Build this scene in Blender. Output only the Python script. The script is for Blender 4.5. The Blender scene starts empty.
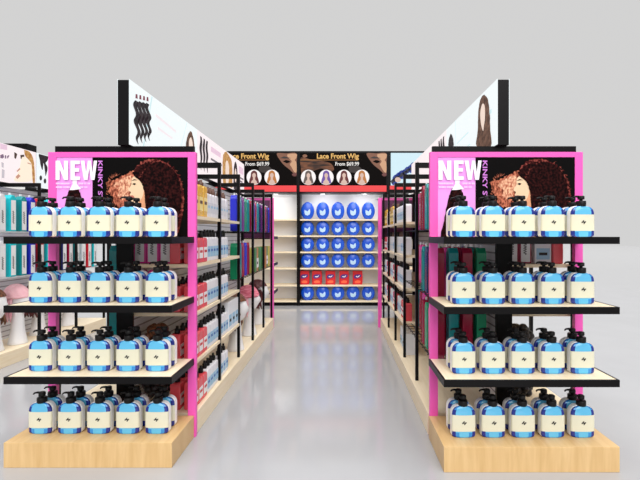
import bpy, bmesh, math, random
from mathutils import Vector, Matrix
random.seed(7)
S = bpy.context.scene
C = S.collection
F = 427.0            # focal length in pixels of a 640 px wide frame
CX, CY, EYE = 340.0, 236.0, 1.39
PI = math.pi

# ------------------------------------------------------------------ materials
def lin(c):
    return tuple(((v/255)/12.92 if v/255 <= .04045 else ((v/255+.055)/1.055)**2.4) for v in c) + (1,)

MATS = {}
def M(name, rgb=None, rough=.5, metal=0, spec=.5, emit=0, emit_rgb=None, trans=0):
    if name in MATS: return MATS[name]
    m = bpy.data.materials.new(name); m.use_nodes = True
    b = m.node_tree.nodes['Principled BSDF']
    b.inputs['Base Color'].default_value = lin(tuple(v*.45 for v in rgb) if emit else rgb)
    b.inputs['Roughness'].default_value = rough
    b.inputs['Metallic'].default_value = metal
    b.inputs['Specular IOR Level'].default_value = spec
    if emit:
        b.inputs['Emission Color'].default_value = lin(emit_rgb or rgb)
        b.inputs['Emission Strength'].default_value = emit
    MATS[name] = m
    return m

def noise_mat(name, c1, c2, scale=(1, 1, 1), nscale=8, detail=4, rough=.5, spec=.5, emit=0, lo=.35, hi=.65, coord='Object', distort=0.0):
    if name in MATS: return MATS[name]
    m = M(name, c1, rough, 0, spec)
    nt = m.node_tree; b = nt.nodes['Principled BSDF']
    tc = nt.nodes.new('ShaderNodeTexCoord'); mp = nt.nodes.new('ShaderNodeMapping')
    mp.inputs['Scale'].default_value = scale
    nz = nt.nodes.new('ShaderNodeTexNoise'); nz.inputs['Scale'].default_value = nscale
    nz.inputs['Detail'].default_value = detail; nz.inputs['Distortion'].default_value = distort
    cr = nt.nodes.new('ShaderNodeValToRGB')
    cr.color_ramp.elements[0].position = lo; cr.color_ramp.elements[0].color = lin(c1)
    cr.color_ramp.elements[1].position = hi; cr.color_ramp.elements[1].color = lin(c2)
    L = nt.links.new
    L(tc.outputs[coord], mp.inputs['Vector']); L(mp.outputs['Vector'], nz.inputs['Vector'])
    L(nz.outputs['Fac'], cr.inputs['Fac'])
    if emit: b.inputs['Base Color'].default_value = lin(tuple(v*.3 for v in c1))
    else: L(cr.outputs['Color'], b.inputs['Base Color'])
    if emit:
        L(cr.outputs['Color'], b.inputs['Emission Color']); b.inputs['Emission Strength'].default_value = emit
    return m

def slat_mat(name, c1, c2, pitch, width):
    if name in MATS: return MATS[name]
    m = M(name, c1, .5)
    nt = m.node_tree; b = nt.nodes['Principled BSDF']; L = nt.links.new
    tc = nt.nodes.new('ShaderNodeTexCoord'); sp = nt.nodes.new('ShaderNodeSeparateXYZ')
    md = nt.nodes.new('ShaderNodeMath'); md.operation = 'MODULO'; md.inputs[1].default_value = pitch
    lt = nt.nodes.new('ShaderNodeMath'); lt.operation = 'LESS_THAN'; lt.inputs[1].default_value = width
    mx = nt.nodes.new('ShaderNodeMix'); mx.data_type = 'RGBA'
    mx.inputs['A'].default_value = lin(c1); mx.inputs['B'].default_value = lin(c2)
    L(tc.outputs['Object'], sp.inputs[0]); L(sp.outputs['Z'], md.inputs[0]); L(md.outputs[0], lt.inputs[0])
    L(lt.outputs[0], mx.inputs['Factor']); L(mx.outputs['Result'], b.inputs['Base Color'])
    return m

WOOD = noise_mat('pale_wood', (222, 187, 134), (206, 167, 112), (16, 2.5, 1.6), 2.0, 5, .35, .4, lo=.3, hi=.75, distort=.4)
WOODL = noise_mat('maple_wood', (249, 232, 202), (242, 221, 184), (22, 1.2, 22), 2.2, 5, .4, .4, lo=.3, hi=.75, distort=.4)
BLACK = M('black_metal', (12, 10, 11), .35, 0, .14)
DARK = M('dark_plastic', (19, 17, 17), .4, 0, .2)
WHITE = M('white_plastic', (240, 240, 242), .4)
PANELW = M('white_panel', (236, 236, 238), .5)
PINK = M('pink_lacquer', (246, 92, 188), .35)
PINKL = M('light_pink_print', (240, 158, 236), .5)
PRINTBLACK = M('black_print', (10, 8, 8), .6, 0, .05)
SLAT = slat_mat('slatwall', (232, 232, 236), (160, 156, 162), .06, .012)

# ------------------------------------------------------------------ mesh builder
class MB:
    def __init__(s): s.bm = bmesh.new(); s.mats = []
    def mi(s, m):
        if m not in s.mats: s.mats.append(m)
        return s.mats.index(m)
    def box(s, x0, x1, y0, y1, z0, z1, m, bev=0):
        b = bmesh.new()
        bmesh.ops.create_cube(b, size=1)
        bmesh.ops.transform(b, matrix=Matrix.Translation(((x0+x1)/2, (y0+y1)/2, (z0+z1)/2)) @ Matrix.Diagonal((x1-x0, y1-y0, z1-z0, 1)), verts=b.verts)
        if bev: bmesh.ops.bevel(b, geom=b.edges[:], offset=bev, segments=2, affect='EDGES', profile=.5)
        s.merge(b, m)
        return s
    def merge(s, b, m, smooth=False):
        i = s.mi(m); mp = {}
        for v in b.verts: mp[v] = s.bm.verts.new(v.co)
        for f in b.faces:
            try:
                n = s.bm.faces.new([mp[v] for v in f.verts]); n.material_index = i; n.smooth = smooth
            except ValueError: pass
        b.free()
    def lathe(s, prof, m, cx=0, cy=0, n=16, sx=1, sy=1, smooth=True):
        i = s.mi(m); rings = []
        for r, z in prof:
            rings.append([s.bm.verts.new((cx+r*sx*math.cos(2*PI*k/n), cy+r*sy*math.sin(2*PI*k/n), z)) for k in range(n)])
        for a, b in zip(rings, rings[1:]):
            for k in range(n):
                f = s.bm.faces.new((a[k], a[(k+1) % n], b[(k+1) % n], b[k])); f.material_index = i; f.smooth = smooth
        f = s.bm.faces.new(rings[0][::-1]); f.material_index = i
        f = s.bm.faces.new(rings[-1]); f.material_index = i
        return s
    def prism(s, pts, y0, y1, m, bev=0):
        """outline pts (x,z) extruded from y0 to y1"""
        b = bmesh.new()
        a = [b.verts.new((x, y0, z)) for x, z in pts]; c = [b.verts.new((x, y1, z)) for x, z in pts]
        n = len(pts)
        b.faces.new(a); b.faces.new(c[::-1])
        for k in range(n): b.faces.new((a[k], c[k], c[(k+1) % n], a[(k+1) % n]))
        bmesh.ops.recalc_face_normals(b, faces=b.faces)
        if bev:
            es = [e for e in b.edges if abs(e.verts[0].co.y-e.verts[1].co.y) < 1e-6]
            bmesh.ops.bevel(b, geom=es, offset=bev, segments=2, affect='EDGES', profile=.5)
        s.merge(b, m)
        return s
    def poly(s, pts3, m):
        i = s.mi(m)
        f = s.bm.faces.new([s.bm.verts.new(p) for p in pts3]); f.material_index = i
        return s
    def tube(s, pts, r, m, n=8):
        i = s.mi(m); rings = []
        pts = [Vector(p) for p in pts]
        for k, p in enumerate(pts):
            t = (pts[min(k+1, len(pts)-1)]-pts[max(k-1, 0)]).normalized()
            a = t.orthogonal().normalized(); b = t.cross(a)
            rr = r[k] if isinstance(r, (list, tuple)) else r
            rings.append([s.bm.verts.new(p+rr*(a*math.cos(2*PI*q/n)+b*math.sin(2*PI*q/n))) for q in range(n)])
        for A, B in zip(rings, rings[1:]):
            # align ring starts
            off = min(range(n), key=lambda o: (A[0].co-B[o].co).length)
            B[:] = B[off:]+B[:off]
            for q in range(n):
                f = s.bm.faces.new((A[q], A[(q+1) % n], B[(q+1) % n], B[q])); f.material_index = i; f.smooth = True
        for R in (rings[0], rings[-1]):
            f = s.bm.faces.new(R); f.material_index = i
        return s
    def build(s, name, parent=None, recalc=True):
        if recalc: bmesh.ops.recalc_face_normals(s.bm, faces=s.bm.faces)
        me = bpy.data.meshes.new(name); s.bm.to_mesh(me); s.bm.free()
        for m in s.mats: me.materials.append(m)
        o = bpy.data.objects.new(name, me); C.objects.link(o)
        if parent: o.parent = parent
        return o

def thing(name, label, cat, loc=(0, 0, 0), rz=0, group=None):
    o = bpy.data.objects.new(name, None); C.objects.link(o)
    o.location = loc; o.rotation_euler = (0, 0, rz); o.empty_display_size = .05
    if label: o['label'] = label
    o['category'] = cat
    if group: o['group'] = group
    return o

def dup(root, loc, rz, label, group=None, scale=None):
    r = root.copy(); C.objects.link(r); r.location = loc; r.rotation_euler = (0, 0, rz)
    r['label'] = label
    if group: r['group'] = group
    for ch in list(root.children):
        c = ch.copy(); C.objects.link(c); c.parent = r
        for g in list(ch.children):
            d = g.copy(); C.objects.link(d); d.parent = c
    return r

PROTO = {}
def place(kind, loc, rz, label, group, scale=1):
    maker, state = PROTO[kind]
    if state[0] is None:
        o = maker(); state[0] = o
        o.location = loc; o.rotation_euler = (0, 0, rz); o['label'] = label; o['group'] = group
    else:
        o = dup(state[0], loc, rz, label, group)
    o.location.z += .0012
    o.scale = (1, 1, scale) if not isinstance(scale, tuple) else scale
    return o
def proto(kind, maker): PROTO[kind] = (maker, [None])

ORD = ['first', 'second', 'third', 'fourth', 'fifth', 'sixth', 'seventh', 'eighth', 'ninth', 'tenth', 'eleventh', 'twelfth', 'thirteenth', 'fourteenth', 'fifteenth', 'sixteenth']

def spline(pts, k=6, closed=True):
    out = []; n = len(pts)
    rng = range(n) if closed else range(n-1)
    for i in rng:
        p0, p1, p2, p3 = (pts[(i+d) % n] if closed else pts[min(max(i+d, 0), n-1)] for d in (-1, 0, 1, 2))
        for q in range(k):
            t = q/k
            out.append(tuple(.5*((2*p1[a])+(-p0[a]+p2[a])*t+(2*p0[a]-5*p1[a]+4*p2[a]-p3[a])*t*t+(-p0[a]+3*p1[a]-3*p2[a]+p3[a])*t**3) for a in (0, 1)))
    return out
def frizz(pts, amp, seed=1):
    rnd = random.Random(seed); n = len(pts)
    cx = sum(p[0] for p in pts)/n; cy = sum(p[1] for p in pts)/n
    out = []
    for i, p in enumerate(pts):
        f = 1+amp*(rnd.random()-.45)*(1 if i % 2 else -.6)
        out.append((cx+(p[0]-cx)*f, cy+(p[1]-cy)*f))
    return out

class Flat:
    """prints on a flat panel: to3(u, v, h) -> local 3D; layers keep a millimetre of paper between them"""
    def __init__(s, to3, conv=lambda x, y: (x, y)): s.to3 = to3; s.conv = conv; s.h = .0015
    def poly(s, name, parent, pts, m, k=0, fr=0, seed=1, closed=True, h=None):
        if k: pts = spline(pts, k)
        if fr: pts = frizz(pts, fr, seed)
        s.h += .0006
        mb = MB(); mb.poly([s.to3(*s.conv(*p), s.h) for p in pts], m)
        return mb.build(name, parent, recalc=False)
    def polys(s, name, parent, lst, m, k=0, fr=0):
        s.h += .0006
        if len(lst) < 6:
            nm = {'diagonal_lines': 'diagonal_line', 'dark_clips': 'dark_clip', 'hair_tips': 'hair_tip', 'small_print_lines': 'small_print_line', 'bundle_ties': 'bundle_tie', 'hair_lengths': 'hair_length'}.get(name, name)
            for j, pts in enumerate(lst):
                s.h -= .0006; s.poly(nm, parent, pts, m, k, fr, j)
            return
        mb = MB()
        for j, pts in enumerate(lst):
            if k: pts = spline(pts, k)
            if fr: pts = frizz(pts, fr, j)
            mb.poly([s.to3(*s.conv(*p), s.h) for p in pts], m)
        return mb.build(name, parent, recalc=False)
    def text(s, name, parent, txt, x0, y0, x1, y1, m, rot=False, bold=.02, bounds=True):
        """fit txt in the box (x0,y0)-(x1,y1), y down as in the picture; rot: reads downwards"""
        cu = bpy.data.curves.new('lettering', 'FONT'); cu.body = txt; cu.offset = bold; cu.resolution_u = 3
        o = bpy.data.objects.new('lettering', cu); C.objects.link(o)
        dg = bpy.context.evaluated_depsgraph_get()
        me = bpy.data.meshes.new_from_object(o.evaluated_get(dg))
        bpy.data.objects.remove(o)
        xs = [v.co.x for v in me.vertices]; ys = [v.co.y for v in me.vertices]
        ax, bx, ay, by = min(xs), max(xs), min(ys), max(ys)
        s.h += .0006
        for v in me.vertices:
            a = (v.co.x-ax)/(bx-ax); b = (v.co.y-ay)/(by-ay)
            if rot: px, py = x0+b*(x1-x0), y0+a*(y1-y0)
            else: px, py = x0+a*(x1-x0), y1-b*(y1-y0)
            v.co = s.to3(*s.conv(px, py), s.h)
        me.materials.clear(); me.materials.append(m)
        t = bpy.data.objects.new(name, me); C.objects.link(t); t.parent = parent
        return t
def circ(cx, cy, rx, ry=None, n=28):
    ry = ry or rx
    return [(cx+rx*math.cos(2*PI*i/n), cy+ry*math.sin(2*PI*i/n)) for i in range(n)]
def strand(x0, y0, x1, y1, w, amp, waves, n=24, ph=0):
    """a wavy lock of hair as an outline"""
    A, B = [], []
    for i in range(n+1):
        t = i/n; x = x0+(x1-x0)*t+amp*math.sin(waves*2*PI*t+ph); y = y0+(y1-y0)*t
        ww = w*(.55+.45*math.sin(PI*min(1, t*1.15+.08)))*(1 if t < .85 else (1-t)/.15*.8+.2)
        A.append((x-ww/2, y)); B.append((x+ww/2, y))
    return A+B[::-1]

# ------------------------------------------------------------------ setting
def struct(name, mb):
    o = mb.build(name); o['kind'] = 'structure'; return o
FLOOR = noise_mat('polished_floor', (167, 167, 169), (171, 171, 173), (1, 1, 1), 1.5, 3, .10, .55)
struct('floor', MB().box(-40, 40, -6, 80, -.1, 0, FLOOR))

# ------------------------------------------------------------------ pump soap bottle
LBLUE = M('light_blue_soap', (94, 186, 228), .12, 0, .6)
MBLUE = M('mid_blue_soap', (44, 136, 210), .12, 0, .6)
NAVY = M('navy_refraction_edge', (16, 36, 130), .12, 0, .6)
CREAM = M('cream_label', (222, 219, 196), .6, 0, .3)
INK = M('black_ink', (25, 22, 20), .6)
def bottle_outline(w, h, rt, rb, dx=0, n=6):
    pts = []
    for k in range(n+1):
        a = -PI/2*(1-k/n) ; pts.append((w/2-rb+rb*math.cos(a), rb+rb*math.sin(a)))
    for k in range(n+1):
        a = PI/2*k/n; pts.append((w/2-rt+rt*math.cos(a), h-rt+rt*math.sin(a)))
    return pts+[(-x, z) for x, z in pts[::-1]]
def make_soap():
    r = thing('soap_bottle', None, 'bottle')
    w, h = .141, .192
    # body in vertical strips: opaque blue middle, edges painted navy for refraction darkening
    mb = MB(); rt, rb = .046, .014
    def half(z):
        if z < rb: return w/2-rb+math.sqrt(max(0, rb*rb-(rb-z)**2))
        if z > h-rt: return w/2-rt+math.sqrt(max(0, rt*rt-(z-h+rt)**2))
        return w/2
    w, h = .141, .190
    zs = [0, .004, .009, .014, .03, .05, .1, .14, h-rt, h-.034, h-.022, h-.012, h-.005, h]
    fr = [-1, -.93, -.72, -.42, 0, .42, .72, .93, 1]
    def bulge(f): return -.028+.010*abs(f)**3
    grid = []
    for z in zs:
        grid.append([mb.bm.verts.new((half(z)*f, bulge(f)+(.006*max(0, (z-h+.02)/.02)), z)) for f in fr])
    back = [[mb.bm.verts.new((half(z)*f, -.008, z)) for f in (-1, 1)] for z in zs]
    iL, iM, iN = mb.mi(LBLUE), mb.mi(MBLUE), mb.mi(NAVY)
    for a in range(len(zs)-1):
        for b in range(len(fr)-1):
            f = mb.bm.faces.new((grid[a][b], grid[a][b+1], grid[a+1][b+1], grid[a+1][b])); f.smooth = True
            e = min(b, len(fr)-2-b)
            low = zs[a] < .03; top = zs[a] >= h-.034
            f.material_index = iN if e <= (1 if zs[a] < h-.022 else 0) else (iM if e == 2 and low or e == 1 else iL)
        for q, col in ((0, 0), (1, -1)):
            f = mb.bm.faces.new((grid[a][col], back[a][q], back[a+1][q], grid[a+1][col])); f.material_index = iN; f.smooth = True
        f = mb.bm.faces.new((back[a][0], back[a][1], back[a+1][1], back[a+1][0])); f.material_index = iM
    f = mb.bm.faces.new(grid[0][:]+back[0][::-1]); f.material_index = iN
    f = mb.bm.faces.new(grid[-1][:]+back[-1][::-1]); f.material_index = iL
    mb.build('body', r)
    MB().prism(bottle_outline(w+.004, h+.002, .048, .014), -.0075, .030, M('white_shell', (250, 250, 250), .4), .003).build('back_shell', r)
    lm = MB(); li = lm.mi(CREAM)
    lx = [(-.0718, -.009)]+[(.0716*q, bulge(q)-.0012) for q in (-1, -.9, -.75, -.5, -.25, 0, .25, .5, .75, .9, 1)]+[(.0718, -.009)]
    lo = [[lm.bm.verts.new((x, y, z)) for x, y in lx] for z in (.037, .137)]
    for q in range(len(lx)-1):
        f = lm.bm.faces.new((lo[0][q], lo[0][q+1], lo[1][q+1], lo[1][q])); f.material_index = li; f.smooth = True
    lb = lm.build('label', r, recalc=False)
    y = -.0302
    e = MB()
    for pts in ([(-.012, .084), (-.006, .084), (.004, .098), (-.002, .098)], [(-.002, .079), (.004, .079), (.013, .093), (.007, .093)],
                [(-.012, .090), (-.002, .086), (.013, .087), (.003, .092)]):
        e.prism([(x*1.2, .09+(z-.0885)*1.2) for x, z in pts], y, y+.001, INK)
    e.build('emblem', lb)
    p = MB()
    p.lathe([(.027, h-.002), (.029, h+.003), (.029, h+.028), (.026, h+.032)], DARK, n=18)
    p.lathe([(.010, h+.030), (.010, h+.042)], DARK, n=10)
    p.build('pump_collar', r)
    q = MB()
    q.lathe([(.019, h+.041), (.020, h+.044), (.020, h+.060), (.015, h+.064)], DARK, n=16)
    q.tube([(-.012, 0, h+.058), (-.030, -.002, h+.060), (-.044, -.004, h+.058), (-.052, -.005, h+.050)], [.008, .0065, .0055, .0045], DARK)
    q.build('pump_head', r)
    return r
proto('soap', make_soap)

# ------------------------------------------------------------------ end-cap displays
FRIZZ_D = noise_mat('dark_curls', (16, 6, 7), (66, 26, 25), (1, 1, 1), 60, 6, .8, .05, lo=.42, hi=.75)
FRIZZ_R = noise_mat('auburn_curls', (62, 16, 20), (176, 88, 76), (1, 1, 1), 60, 6, .8, .05, lo=.42, hi=.72)
FRIZZ_O = noise_mat('backlit_copper_curls', (170, 82, 60), (255, 204, 166), (1, 1, .6), 85, 6, .7, .05, lo=.36, hi=.64)
FRIZZ_C = noise_mat('copper_curls', (92, 36, 28), (226, 136, 104), (1, 1, .6), 80, 6, .7, .05, lo=.36, hi=.66)
SKIN = M('print_skin', (242, 206, 168), .6)
SKIN2 = M('print_skin_shade', (226, 160, 118), .6)
TXTW = M('white_lettering', (255, 250, 255), .5)
TXTP = M('lilac_lettering', (206, 120, 214), .5)
def end_cap(name, label, x0, x1, yf, dep, fx0, fx1):
    w = x1-x0; xc = (x0+x1)/2; fl_, fr_ = fx0-xc, fx1-xc
    r = thing(name, label, 'display', (xc, yf, 0))
    h = w/2
    MB().box(-h, h, 0, dep-.001, 0, .15, WOOD, .002).build('plinth', r)
    for zt in (1.385, .972, .543):
        s = MB()
        s.box(-h, h, 0, .012, zt-.042, zt, BLACK); s.box(-h, -h+.012, .012, dep, zt-.042, zt, BLACK)
        s.box(h-.012, h, .012, dep, zt-.042, zt, BLACK); s.box(-h+.012, h-.012, .012, dep, zt-.042, zt-.026, BLACK)
        so = s.build('shelf', r)
        MB().box(-h+.012, h-.012, .012, dep, zt-.026, zt-.001, WOODL).build('wood_board', so)
    # pink frame, stands on the floor behind the plinth
    fy0, fy1 = dep, dep+.035
    for sx in (-1, 1):
        a, b = (fr_-.055, fr_) if sx > 0 else (fl_, fl_+.055)
        MB().box(a, b, fy0, fy1, 0, 1.97, PINK, .002).build('post', r)
    MB().box(fl_+.055, fr_-.055, fy0, fy1, 1.935, 1.97, PINK).build('top_rail', r)
    # poster header: pixel units of the pink panel (48..196 across), mapped to its width
    W = fr_-fl_
    conv = lambda px, py: (fl_+(px-48)/148*W, EYE+(CY-py)/144.7)
    pan = MB().box(fl_+.055, fr_-.055, fy0+.006, fy1-.004, 1.36, 1.935, PINKL).build('poster_panel', r)
    fl = Flat(lambda u, v, d: (u, fy0+.006-d, v), conv)
    fl.poly('black_print_ground', pan, [(92.2, 157.4), (188.2, 157.4), (188.2, 239), (92.2, 239)], PRINTBLACK)
    # hanging hair hank on the pink side
    fl.poly('hair_hank', pan, [(73.5, 185), (78, 189), (81.5, 198), (83, 212), (84, 239), (60, 239), (62, 220), (65.5, 200), (69, 190)], FRIZZ_D, 6, .08, 5)
    fl.poly('hank_tag', pan, [(72, 179), (77, 178), (76.5, 184), (81, 189), (73, 190), (69, 190), (72.5, 184)], TXTW)
    MB().box(fl_+.056, fr_-.056, fy1-.0039, fy1-.001, 1.361, 1.934, M('plum_backing', (84, 26, 70), .5)).build('backing_sheet', r)
    # woman with backlit afro, face turned away to the side
    fl.poly('afro_rim', pan, [(140, 163), (150, 159), (163, 161), (173, 168), (180, 179), (184, 194), (183, 212), (180, 228), (172, 239), (150, 239), (140, 225), (146, 205), (142, 185), (134, 172)], FRIZZ_R, 10, .055, 2)
    fl.poly('front_curls', pan, [(134, 171), (126, 174), (116, 179), (106, 183), (110, 187), (108, 192), (113, 197), (113, 203), (120, 207), (128, 206), (130, 196), (131, 186), (139, 178)], FRIZZ_C, 12, .16, 3)
    fl.poly('lit_front_curls', pan, [(131, 176), (124, 178), (117, 181.5), (114, 186), (119, 190), (118, 196), (123, 199), (127.5, 197), (129, 190), (131, 184)], FRIZZ_O, 12, .18, 6)
    fl.poly('neck', pan, [(136, 196), (148, 192), (150, 210), (150, 239), (140, 239), (138, 214), (134, 206)], SKIN2, 5)
    fl.poly('face', pan, [(134, 176.5), (131.5, 181), (131.5, 184.5), (128.6, 190), (131, 192), (130, 195), (131.6, 196.5), (130.6, 199), (132.2, 202), (135, 205), (141, 203), (146, 196), (147, 184), (143, 176)], SKIN, 4)
    fl.poly('cheek_shade', pan, [(138.5, 204), (143, 196), (145, 184), (148, 178), (149, 195), (147, 207), (141, 209)], SKIN2, 5)
    fl.polys('eye_and_lips', pan, [[(132.2, 184), (134.6, 183), (136.6, 184), (134.5, 185.2)], [(131.6, 181), (134.5, 179.2), (138, 180.3), (134.5, 180.4)]], PRINTBLACK)
    fl.poly('lips', pan, [(130.2, 196.2), (132.8, 195.4), (134.6, 197.3), (132.6, 199.4), (130.8, 199)], M('print_lips', (190, 104, 90), .5), 3)
    fl.poly('afro_hair', pan, [(133.5, 172), (141, 165), (152, 161.5), (164, 163), (174, 170), (180, 182), (182, 198), (180, 216), (173, 234), (160, 239), (150, 228), (146.5, 214), (145.4, 202), (144.6, 192), (141, 182), (135, 176.5)], FRIZZ_D, 10, .06, 4)
    # wisps around the crown of the hair
    rnd = random.Random(11); ws = []
    for i in range(70):
        a = rnd.uniform(-2.6, .9); cx, cy, rx, ry = 160, 196, 22, 34
        x, y = cx+rx*math.cos(a), cy+ry*math.sin(a); q = rnd.uniform(1.5, 4); b = a+rnd.uniform(-.9, .9)
        ws.append([(x, y), (x+q*.6*math.cos(b)+.3, y+q*.6*math.sin(b)), (x+q*math.cos(b+.5), y+q*math.sin(b+.5)), (x+q*.5*math.cos(b)-.4, y+q*.5*math.sin(b)+.4)])
    fl.polys('wisp_hair', pan, ws, FRIZZ_R)
    ws = []
    for i in range(46):
        a = rnd.uniform(1.9, 4.7); x, y = 119+10*math.cos(a), 190+14*math.sin(a); q = rnd.uniform(2, 4.5); b = a+rnd.uniform(-.8, .8)
        ws.append([(x, y), (x+q*.6*math.cos(b)+.3, y+q*.6*math.sin(b)), (x+q*math.cos(b+.4), y+q*math.sin(b+.4)), (x+q*.5*math.cos(b)-.4, y+q*.5*math.sin(b)+.4)])
    fl.polys('copper_wisp_hair', pan, ws, FRIZZ_C)
    a, b = 160.8, 180
    fl.poly('letter_n', pan, [(56, b), (56, a), (60.2, a), (64.4, 171.5), (64.4, a), (68.4, a), (68.4, b), (64.4, b), (60, 169), (60, b)], TXTW)
    fl.poly('letter_e', pan, [(71, b), (71, a), (80.2, a), (80.2, 164.2), (75.2, 164.2), (75.2, 168.4), (79.6, 168.4), (79.6, 171.8), (75.2, 171.8), (75.2, 176.6), (80.4, 176.6), (80.4, b)], TXTW)
    fl.poly('letter_w', pan, [(81.2, a), (85, a), (86.6, 173), (88.4, a), (91.4, a), (93, 173), (94.4, a), (97.6, a), (95, b), (91.4, b), (89.8, 168), (88, b), (84.4, b)], TXTW)
    fl.text('lettering_kinky', pan, 'KINKY ST', 98.6, 160.8, 103.2, 201, TXTP, rot=True, bold=.02)
    rows = []; rnd = random.Random(8)
    for y0, x1 in ((182.8, 90), (186.4, 88)):
        x = 56.5
        while x < x1:
            q = rnd.choice((.7, .9, 1.1))
            if not 69 < x < 78.5: rows.append([(x, y0), (x+q, y0), (x+q, y0+1.7), (x, y0+1.7)])
            x += q+(.35 if rnd.random() < .8 else 1.2)
    fl.polys('small_print_lettering', pan, rows, M('pale_pink_lettering', (252, 214, 250), .5))
    return r, xc, h
LX0, LX1, RX0, RX1 = -2.018, -1.008, .611, 1.645
lcap = end_cap('end_cap_display', 'pink framed shelf display of blue soap beside the coral bottles, left of the aisle', LX0, LX1, 2.56, .39, -2.017, -.997)
rcap = end_cap('end_cap_display', 'pink framed shelf display of blue soap against the plain grey backdrop, right of the aisle', RX0, RX1, 2.51, .435, .621, 1.676)
SHELFN = [('top shelf', 1.384), ('second shelf', .971), ('third shelf', .542), ('wooden base', .15)]
for side, (x0, x1, yf, sg) in (('left-end', (LX0, LX1, 2.56, -1)), ('right-end', (RX0, RX1, 2.51, 1))):
    xc = (x0+x1)/2
    for sn, z in SHELFN:
        for row, dy in (('front', 0), ('rear', .1)):
            for k in range(5):
                px = xc+(k-2)*.1832+(.001 if sg > 0 else -.004)
                nth = ORD[k] if sg > 0 else ORD[4-k]
                place('soap', (px, yf+.14+dy, z), 0, f'blue pump soap bottle, {row} row, {nth} from aisle, {sn} of {side} display', f'blue soap bottles on the {sn} of the {side} display')

# ------------------------------------------------------------------ gondolas
YS = [2.995, 3.66, 4.36, 5.07, 5.78, 6.46]
UP, FLATW = 'wood', 'wire'
WIRE = M('white_wire_shelf', (214, 212, 214), .4)
def gondola(name, label, xc, half, shelves, inset=.03):
    """shelves: {(side, bay): [(z, kind), ...]}"""
    y0 = YS[0]-.006
    r = thing(name, label, 'shelving', (xc, y0, 0))
    Lg = YS[-1]+.02-y0
    MB().box(-half, half, 0.003, Lg, 0, .15, WOODL, .002).build('plinth', r)
    MB().box(-.015, .015, .03, Lg-.03, .15, 1.975, SLAT).build('back_panel', r)
    for yy in (0.003, Lg-.03): MB().box(-.055, .055, yy, yy+.027, .15, 1.975, BLACK).build('end_post', r)
    for yy in YS:
        y = yy-y0; t = .013
        f = MB()
        for s in (-1, 1):
            xo = s*(half-inset)
            f.box(xo-t, xo+t, y-t+.013, y+t+.013, .15, 2.02, BLACK)
        f.box(-half+inset+t, half-inset-t, y, y+2*t, 1.975, 2.02, BLACK)
        f.build('upright_frame', r)
    for (side, bay), lv in shelves.items():
        a, b = YS[bay]-y0+.03, YS[bay+1]-y0-.004
        for z, kind in lv:
            xo = half-inset+.013
            if kind == 'wood':
                o = MB().box(min(side*.016, side*xo), max(side*.016, side*xo), a, b, z-.024, z, WOODL)
            else:
                xo = half-inset
                o = MB()
                for q in range(9):
                    xx = side*(.02+(xo-.03)*q/8); WM = WIRE if half < .5 else BLACK; o.box(xx-.003, xx+.003, a, b, z-.006, z, WM)
                for q in range(7):
                    yy = a+(b-a)*q/6; o.box(min(side*.016, side*xo), max(side*.016, side*xo), max(a, yy-.003), min(b, yy+.003), z-.011, z-.006, WM)
            o.build('shelf', r)
    return r
W4 = [(1.536, UP), (1.19, UP), (.845, UP), (.50, UP)]
P2 = [(1.44, FLATW), (.94, FLATW)]
P3 = [(1.44, FLATW), (.94, FLATW), (.5, FLATW)]
LXC, RXC, TXC = -1.512, 1.152, -4.045
lg = {(1, 0): W4, (1, 1): W4, (1, 2): P2, (1, 3): P2, (1, 4): [(1.44, FLATW), (.94, FLATW)]}
lg.update({(-1, 0): [(1.44, FLATW), (.94, FLATW), (.5, FLATW)]})
gondola('gondola_shelving', 'long double-sided gondola with coral and white bottles behind the left pink display', LXC, .504, lg)
rgd = {(-1, 0): P3, (-1, 1): P3, (-1, 2): W4, (-1, 3): W4, (-1, 4): W4, (1, 0): W4}
gondola('gondola_shelving', 'long double-sided gondola with maroon and teal hair packs behind the right pink display', RXC, .537, rgd, .046)
tg = {(1, b): P2 for b in range(1, 5)}
gondola('gondola_shelving', 'long gondola with cyan hair packs above wig heads at the far side aisle', TXC, .495, tg)

# ------------------------------------------------------------------ products
def bottle_maker(name, cat, body, cap, label, w, d, h, capr, caph, band=None, neck=True):
    def mk():
        r = thing(name, None, cat)
        b = MB()
        b.prism(bottle_outline(w, h, min(.022, w*.28), .006, n=4), -d/2, d/2, body, min(.008, d*.2)).build('body', r)
        MB().lathe([(capr, h), (capr*1.05, h+.003), (capr*1.05, h+caph*.6), (capr*.6, h+caph*.66), (capr*.55, h+caph)], cap, n=12).build('cap', r)
        lb = MB().box(-w*.43, w*.43, -d/2-.0015, -d/2-.0003, h*.18, h*.62, label).build('label', r)
        if band: MB().box(-w*.3, w*.3, -d/2-.0024, -d/2-.0014, h*.40, h*.5, band).build('label_mark', lb)
        return r
    return mk
CORAL = M('coral_bottle', (232, 82, 92), .25); AMBER = M('amber_bottle', (236, 186, 66), .2)
BROWN = M('brown_cap', (88, 52, 34), .4); LABW = M('white_label', (244, 240, 240), .5); LABB = M('pale_blue_label', (160, 200, 226), .5)
REDINK = M('red_ink', (200, 40, 52), .5); MILK = M('milk_white_bottle', (238, 236, 240), .3); BLUEINK = M('blue_ink', (60, 110, 180), .5)
proto('coral', bottle_maker('shampoo_bottle', 'bottle', CORAL, DARK, LABW, .095, .075, .185, .018, .055, REDINK))
proto('amber', bottle_maker('oil_bottle', 'bottle', AMBER, BROWN, M('yellow_label', (250, 226, 150), .5), .095, .075, .235, .02, .05, BROWN))
proto('white_brown', bottle_maker('lotion_bottle', 'bottle', MILK, BROWN, M('grey_label', (222, 222, 228), .5), .075, .07, .19, .017, .06, LABB))
proto('white_dark', bottle_maker('lotion_bottle', 'bottle', MILK, DARK, LABB, .075, .07, .19, .017, .06, BLUEINK))

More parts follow.
